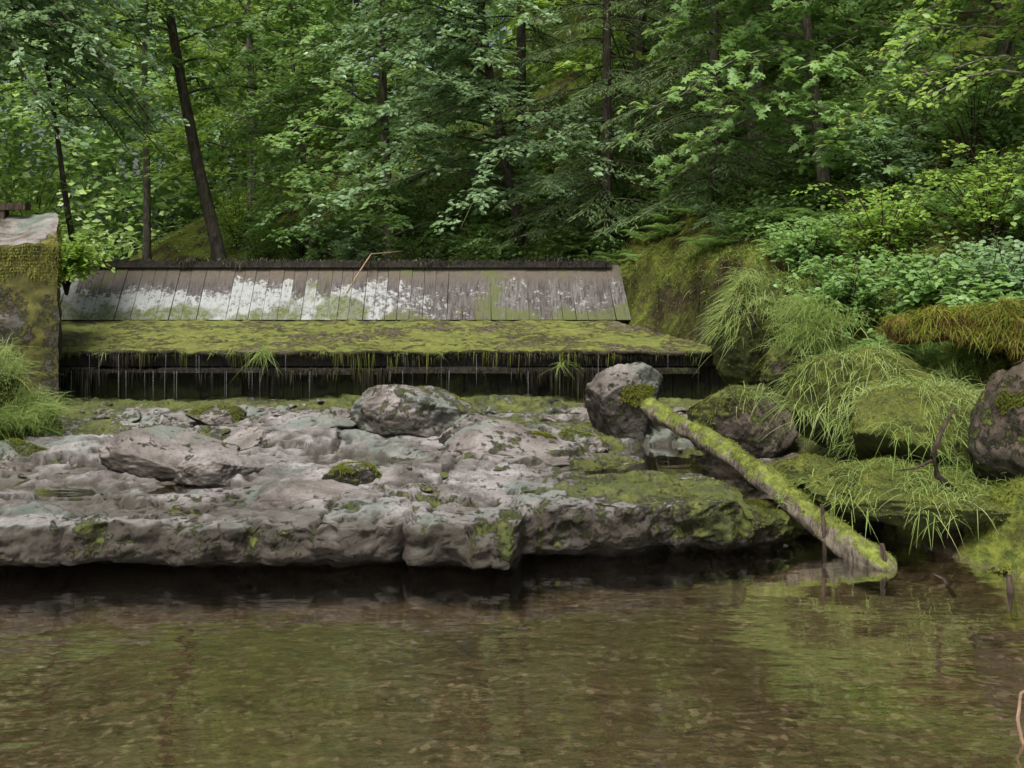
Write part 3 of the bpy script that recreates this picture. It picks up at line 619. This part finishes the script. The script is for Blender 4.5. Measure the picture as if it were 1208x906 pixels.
def broadleaf(name, base, top, r0, mat, barkm, seed, nl=40, limbL=3., t0=.25, size=.1, ntw=16, lpt=18, shape=RHOMB, bias=(0, 0), droop=.5, rise=.45, twl=.7, twt=False):
    r = np.random.default_rng(seed); e = empty(name); base = np.array(base, float); top = np.array(top, float)
    n = 14; t = np.linspace(0, 1, n)[:, None]; P = base*(1-t)+top*t; hgt = np.linalg.norm(top-base)
    P[:, 0] += .025*hgt*np.sin(t[:, 0]*5+seed)*t[:, 0]; P[:, 1] += .02*hgt*np.sin(t[:, 0]*4+seed*2)*t[:, 0]
    P[0, 2] -= .3; R = r0*(1-.8*t[:, 0]); R[0] *= 1.5
    T = Tubes(); T.add(P, R, 10, .15, seed); Ss = []; Ds = []; Ls = []
    for i in range(nl):
        tl = t0+(1-t0)*(i+r.random())/nl; p = np.array([np.interp(tl, t[:, 0], P[:, k]) for k in range(3)])
        az = i*2.4+r.normal(0, .5); h = np.array([cos(az), sin(az), 0])+np.array([*bias, 0]); h /= np.linalg.norm(h)
        L = limbL*(1-.55*((tl-t0)/(1-t0+1e-6))**1.5)*r.uniform(.55, 1.15)
        s = np.linspace(0, 1, 8); q = p+h*(L*s)[:, None]; q[:, 2] += L*(rise*s-droop*s*s)+r.normal(0, .03, 8)*L*s
        sw = r.normal(0, .15)*L; q += np.cross(h, [0, 0, 1])*(sw*np.sin(s*3))[:, None]
        T.add(q, r0*.22*(1-.88*s)*(1-.4*tl)+.004, 5, caps=False)
        sj = .12+.88*(np.arange(ntw)+r.random(ntw))/ntw
        st = np.stack([np.interp(sj, s, q[:, k]) for k in range(3)], -1); sd = r.choice([-1, 1], ntw)*r.uniform(.3, 1.35, ntw)
        dd = np.stack([h[0]*np.cos(sd)-h[1]*np.sin(sd), h[0]*np.sin(sd)+h[1]*np.cos(sd), r.normal(.05, .22, ntw)], -1)
        ll = twl*(1-.45*sj)*r.uniform(.5, 1.2, ntw)*min(1.3, L/2+.3)
        Ss.append(st); Ds.append(dd); Ls.append(ll)
        if twt:
            for a_, b_, c_ in zip(st, dd, ll): T.add([a_, a_+b_*c_*.5-np.array([0, 0, .08*c_]), a_+b_*c_-np.array([0, 0, .3*c_])], [.007, .005, .002], 3, caps=False)
    p, d, nn, sz = twig_leaves(np.concatenate(Ss), np.concatenate(Ds), np.concatenate(Ls), lpt, size, r)
    T.make('trunk_and_limbs', barkm, e); leaves('foliage', p, d, nn, sz, shape, mat, e); return e
def spruce(name, base, hgt, r0, seed, L0=2.6, nb=90, z0=.03, lean=(0, 0)):
    r = np.random.default_rng(seed); e = empty(name); base = np.array(base, float); T = Tubes()
    t = np.linspace(0, 1, 12)[:, None]; P = base+np.array([lean[0], lean[1], hgt])*t; P[0, 2] -= .3; T.add(P, r0*(1-.93*t[:, 0]), 10, .1, seed)
    Q = []; D = []; Nn = []; Sz = []
    for i in range(nb):
        tl = z0+(1-z0)*((i+r.random())/nb)**1.15; p = base+np.array([lean[0], lean[1], hgt])*tl
        az = r.uniform(0, 2*pi); h = np.array([cos(az), sin(az), 0]); L = L0*(1-tl)**.8*r.uniform(.6, 1.1)+.15
        s = np.linspace(0, 1, 9); q = p+h*(L*s)[:, None]; q[:, 2] += L*(.1*s-.75*s*s+.38*s**3); T.add(q, .018*(1-.85*s)+.003, 4, caps=False)
        nt_ = int(L/.055); sj = r.uniform(.03, 1, nt_); st = np.stack([np.interp(sj, s, q[:, k]) for k in range(3)], -1)
        sd = np.where(r.random(nt_) < .5, 1, -1)*r.uniform(.6, 1.2, nt_)
        dd = np.stack([h[0]*np.cos(sd)-h[1]*np.sin(sd), h[0]*np.sin(sd)+h[1]*np.cos(sd), r.normal(-.35, .15, nt_)], -1); ll = .55*(1-.6*sj)*r.uniform(.6, 1.2, nt_)*min(1, L/1.5)
        m = 7; idx = np.repeat(np.arange(nt_), m); u = np.tile(np.arange(m)/m, nt_)
        pp = st[idx]+dd[idx]*(ll[idx]*u)[:, None]; pp[:, 2] -= .25*ll[idx]*u*u; a = np.where(np.arange(len(idx)) % 2, 1, -1)*r.uniform(.3, .9, len(idx)); d = dd[idx]
        d2 = np.stack([d[:, 0]*np.cos(a)-d[:, 1]*np.sin(a), d[:, 0]*np.sin(a)+d[:, 1]*np.cos(a), d[:, 2]-.1], -1)
        Q.append(pp); D.append(d2); Nn.append(r.normal(0, .35, pp.shape)+[0, -.2, 1]); Sz.append(r.uniform(.08, .17, len(pp)))
    T.make('trunk_and_limbs', m_bark, e); leaves('foliage', np.concatenate(Q), np.concatenate(D), np.concatenate(Nn), np.concatenate(Sz), NEED, m_needle, e); return e

def gz(x, y): return float(H(np.array([x]), np.array([y]))[0])
broadleaf('leaning_beech_tree', (-6.0, 24, gz(-6.0, 24)), (-8.7, 24.5, 13), .15, m_leafA, m_bark, 11, 36, 3.2, .36, .13)
broadleaf('slender_tree', (-7.7, 20.2, 2.2), (-9.0, 20.6, 8.5), .06, m_leafC, m_bark, 12, 26, 2.0, .42, .10)
broadleaf('beech_tree', (-9.9, 18.8, gz(-9.9, 18.8)), (-9.0, 18.6, 11), .2, m_leafC, m_bark, 13, 66, 3.9, .36, .12, 20, 22, bias=(.55, -.2), droop=.85, rise=.4)
broadleaf('beech_tree', (-11.5, 23, gz(-11.5, 23)), (-9.8, 22.5, 12), .2, m_leafC, m_bark, 63, 56, 4.4, .40, .14, 16, 18, bias=(.55, -.1), droop=.75, rise=.4)
broadleaf('beech_tree', (-6.9, 30, gz(-6.9, 30)), (-6.8, 30, 16), .13, m_leafY, m_barkg, 14, 50, 3.8, .06, .16)
broadleaf('beech_tree', (-10.6, 33, gz(-10.6, 33)), (-10.4, 33, 16), .12, m_leafY, m_barkg, 15, 40, 4.0, .3, .17)
broadleaf('maple_tree', (.2, 22.2, gz(.2, 22.2)), (-1.2, 20.6, 10.5), .12, m_leafC, m_bark, 16, 70, 3.6, .06, .12, 18, 20, bias=(-.7, -.35), droop=.6)
broadleaf('maple_tree', (-2.6, 24.6, gz(-2.6, 24.6)), (-3.0, 23.6, 12), .12, m_leafB, m_barkg, 17, 66, 3.6, .03, .14, 16, 18, bias=(-.2, -.4))
broadleaf('maple_tree', (-4.6, 26.2, gz(-4.6, 26.2)), (-4.9, 25.2, 9), .08, m_leafB, m_barkg, 77, 44, 2.6, .03, .13, 14, 16, bias=(-.2, -.4))
broadleaf('maple_tree', (4.6, 16.6, gz(4.6, 16.6)), (3.6, 15.6, 8.5), .10, m_leafB, m_barkg, 18, 40, 2.6, .1, .13, 14, 15, MAPLE, bias=(-.55, -.45), droop=.65, twt=True)
broadleaf('ash_tree', (4.4, 20.5, gz(4.4, 20.5)), (4.3, 20.5, 14), .15, m_leafA, m_barkg, 19, 40, 2.8, .2, .13)
broadleaf('ash_tree', (5.2, 21.0, gz(5.2, 21)), (5.7, 21.2, 13), .10, m_leafB, m_barkg, 20, 40, 2.8, .15, .13)
broadleaf('beech_tree', (7.2, 16.5, gz(7.2, 16.5)), (6.6, 16.0, 11), .13, m_leafB, m_barkg, 21, 60, 3.2, .08, .12, 16, 18, bias=(-.3, -.3))
broadleaf('beech_tree', (7.0, 13.6, gz(7.0, 13.6)), (6.5, 13.0, 8.5), .09, m_leafY, m_barkg, 22, 44, 2.4, .15, .10, 14, 16, LEAF, bias=(-.4, -.2), twt=True)
spruce('spruce_tree', (1.7, 20.4, gz(1.7, 20.4)), 15, .10, 31, 2.6, 130)
spruce('spruce_tree', (3.3, 18.6, gz(3.3, 18.6)), 12, .10, 32, 2.2, 110)
spruce('spruce_tree', (.2, 24.5, gz(.2, 24.5)), 16, .12, 33, 3.0, 90)
spruce('spruce_tree', (7.4, 23.5, gz(7.4, 23.5)), 16, .2, 35, 3.2, 80, .1)
k = 40
for i, (x, y) in enumerate([(-13.0, 27), (-1, 30), (3, 28), (7.5, 28), (11, 25), (11.5, 19.5), (-4.5, 34), (1.5, 36), (8, 37), (14, 33), (-7, 39), (-19, 36), (-14.5, 23.5), (15, 24), (-20, 28), (2.6, 23.5), (8.7, 19.3)]):
    if i in (2, 8): spruce('spruce_tree', (x, y, gz(x, y)), 17, .2, k+i, 3.8, 80, .05)
    else: broadleaf('beech_tree', (x, y, gz(x, y)), (x+rng.normal(0, .6), y, gz(x, y)+rng.uniform(11, 15)), .13, [m_leafA, m_leafB, m_leafA, m_leafY][i % 4], m_bark, k+i, 46, 4.4, .3 if x < -11 else .04, .2, 14, 17)
def canopy(name, n, x0, x1, y0, y1, zt, size, mat, seed):
    r = np.random.default_rng(seed); m = n//60; cx = r.uniform(x0, x1, m); cy = r.uniform(y0, y1, m); cz = H(cx, cy)+zt*r.random(m)
    i = r.integers(0, m, n); P = np.stack([cx, cy, cz], -1)[i]+r.normal(0, .8, (n, 3))*[1.2, 1.2, .45]
    return leaves(name, P, r.normal(0, 1, (n, 3))*[1, 1, .4], r.normal(0, .5, (n, 3))+[0, -.5, 1], size*r.uniform(.5, 1.3, n), RHOMB, mat)
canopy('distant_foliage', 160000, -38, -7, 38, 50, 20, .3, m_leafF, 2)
canopy('distant_foliage', 40000, -14, 30, 36, 58, 14, .45, m_leafB, 3)
T = Tubes()
for i in range(30):
    x = rng.uniform(-40, 25); y = rng.uniform(42, 58); z = gz(x, y); T.add([(x, y, z-.5), (x+rng.normal(0, .5), y, z+8), (x+rng.normal(0, .8), y, z+18)], [.18, .14, .08], 6)
T.make('distant_trunks', m_barkg)

def undergrowth(name, pts, mat, size, nl, hgt, seed, shape=LEAF):
    r = np.random.default_rng(seed); m = len(pts); i = np.repeat(np.arange(m), nl); n = len(i)
    az = r.uniform(0, 2*pi, n); u = r.random(n); s = hgt*r.uniform(.5, 1.2, m)[i]
    P = pts[i]+np.stack([np.cos(az)*u*s*.7, np.sin(az)*u*s*.7, s*(u*.9-.45*u*u+.25*r.random(n))], -1)
    D = np.stack([np.cos(az), np.sin(az), r.normal(-.2, .3, n)], -1)
    return leaves(name, P, D, r.normal(0, .4, (n, 3))+[0, -.3, 1], size*r.uniform(.5, 1.3, n), shape, mat)
def hill(n, x0, x1, y0, y1, off, thr=-.2, sd=3):
    x = rng.uniform(x0, x1, n); y = rng.uniform(y0, y1, n); k = (x > xr_(y)+off) & (fbm(x, y, None, .5, 2, sd) > thr); return on_ground(x[k], y[k])
undergrowth('undergrowth', hill(3400, -14, 12, 20, 36, .6), m_leafA, .10, 26, .6, 1, RHOMB)
undergrowth('undergrowth', hill(3600, -12, 8, 19.5, 30, -.1, -.3, 9), m_leafB, .09, 24, .55, 2, RHOMB)
undergrowth('undergrowth', hill(1300, 3.2, 9, 12.8, 20, .9), m_leafB, .085, 26, .5, 3)
x = rng.uniform(-22, -7, 1500); y = rng.uniform(17, 40, 1500); kk = x < xl_(y)+.1
undergrowth('undergrowth', on_ground(x[kk], y[kk]), m_leafY, .12, 26, .8, 4, RHOMB)
def ferns(name, pts, mat, seed):
    r = np.random.default_rng(seed); P = []; D = []; N_ = []; S_ = []
    for c in pts:
        for a in np.arange(9)*.7+r.uniform(0, 1):
            L = r.uniform(.35, .65); h = np.array([cos(a), sin(a), 0]); s = np.linspace(.12, 1, 13)
            q = c+h*(L*s*.8)[:, None]; q[:, 2] += L*(1.0*s-.75*s*s)
            sd = np.cross(h, [0, 0, 1]); ln = .14*np.sin(s*2.7+.25)
            for sg in (-1, 1): P.append(q); D.append(np.tile(sd*sg+h*.35+[0, 0, -.15], (13, 1))); N_.append(np.tile([0, 0, 1.], (13, 1))-h*.3); S_.append(ln)
    return leaves(name, np.concatenate(P), np.concatenate(D), np.concatenate(N_), np.concatenate(S_), NEED*[1, 1.6, 1], mat)
ferns('ferns', np.concatenate([hill(420, -8, 3, 19.4, 25, -.1, -.5, 5), hill(160, 1.5, 7, 14.5, 20, .6, -.3, 6)]), m_leafB, 5)
def bush(name, c, h, w, mat, seed, ns=30, size=.085, shape=LEAF):
    r = np.random.default_rng(seed); e = empty(name); T = Tubes(); S = []; D = []; L = []; c = np.array(c, float)
    for i in range(ns):
        az = r.uniform(0, 2*pi); o_ = w*r.uniform(.2, 1); s = np.linspace(0, 1, 6); hh = h*r.uniform(.5, 1.1)
        q = c+np.stack([cos(az)*o_*s**1.3, sin(az)*o_*s**1.3, hh*(s*1.3-.4*s*s)], -1)+r.normal(0, .02, (6, 3)); T.add(q, .009*(1-.8*s)+.002, 4, caps=False)
        k_ = 7; sj = r.uniform(.3, 1, k_); S.append(np.stack([np.interp(sj, s, q[:, j]) for j in range(3)], -1)); a = r.uniform(0, 2*pi, k_)
        D.append(np.stack([np.cos(a), np.sin(a), r.normal(.2, .2, k_)], -1)); L.append(r.uniform(.15, .4, k_))
    p, d, nn, sz = twig_leaves(np.concatenate(S), np.concatenate(D), np.concatenate(L), 11, size, r, .4)
    T.make('stems', m_twig, e); leaves('foliage', p, d, nn, sz, shape, mat, e)
for i, (x, y, h, w, m) in enumerate([(3.9, 13.3, 1.0, .7, m_leafB), (4.5, 13.8, 1.2, .8, m_leafY), (4.7, 12.6, .9, .8, m_leafB), (5.3, 12.3, 1.0, .8, m_leafC), (5.6, 13.3, 1.4, .9, m_leafY), (5.1, 11.7, .6, .6, m_leafB), (4.2, 12.3, .6, .5, m_leafB), (3.7, 14.2, .8, .5, m_leafB), (6.2, 12.6, 1.6, .9, m_leafB), (5.0, 14.8, 1.4, .9, m_leafC), (6.0, 14.8, 1.6, 1., m_leafB),
        (1.1, 20.6, 1.0, .8, m_leafA), (-.3, 21.9, 1.1, .9, m_leafB), (-1.9, 23.2, 1.2, 1., m_leafA), (-3.4, 24.8, 1.3, 1., m_leafC), (-4.9, 26.4, 1.4, 1.1, m_leafB), (-6.3, 28.2, 1.6, 1.2, m_leafY), (-7.2, 30.0, 1.8, 1.4, m_leafY)]):
    bush('bush', G(x, y, -.05), h, w, m, 200+i, size=[.085, .07, .1][i % 3])
bush('bush', (-6.9, 17.6, 1.9), 1.0, .6, m_leafY, 230); bush('flowering_bush', (-8.3, 19.6, 2.3), 1.8, .9, m_leafY, 231)

# ------------------------------------------------------------------ light, sky, camera
w = bpy.data.worlds.new('World'); scene.world = w; w.use_nodes = True; nt = w.node_tree; nt.nodes.clear()
el, az = radians(58), radians(205)
sky = nt.nodes.new('ShaderNodeTexSky'); sky.sky_type = 'NISHITA'; sky.sun_disc = False; sky.sun_elevation = el; sky.sun_rotation = az; sky.dust_density = 7; sky.air_density = 1; sky.ozone_density = .6
bg = nt.nodes.new('ShaderNodeBackground'); bg.inputs[1].default_value = .15; ow = nt.nodes.new('ShaderNodeOutputWorld')
nt.links.new(sky.outputs[0], bg.inputs[0]); nt.links.new(bg.outputs[0], ow.inputs[0])
sl = bpy.data.lights.new('sun', 'SUN'); sl.energy = 4.8; sl.angle = radians(22); sl.color = (1, .985, .95); so = bpy.data.objects.new('sun', sl); scene.collection.objects.link(so)
from mathutils import Vector
sd = Vector((sin(az)*cos(el), cos(az)*cos(el), sin(el))); so.rotation_euler = sd.to_track_quat('Z', 'Y').to_euler()
cam = bpy.data.cameras.new('camera'); co = bpy.data.objects.new('camera', cam); scene.collection.objects.link(co)
co.location = (0, 0, 2.5); co.rotation_euler = (radians(90), 0, 0); cam.lens = 40; cam.sensor_width = 36; cam.shift_y = -.127; cam.clip_end = 800; scene.camera = co
scene.view_settings.view_transform = 'Standard'; scene.view_settings.look = 'None'; scene.view_settings.exposure = 0
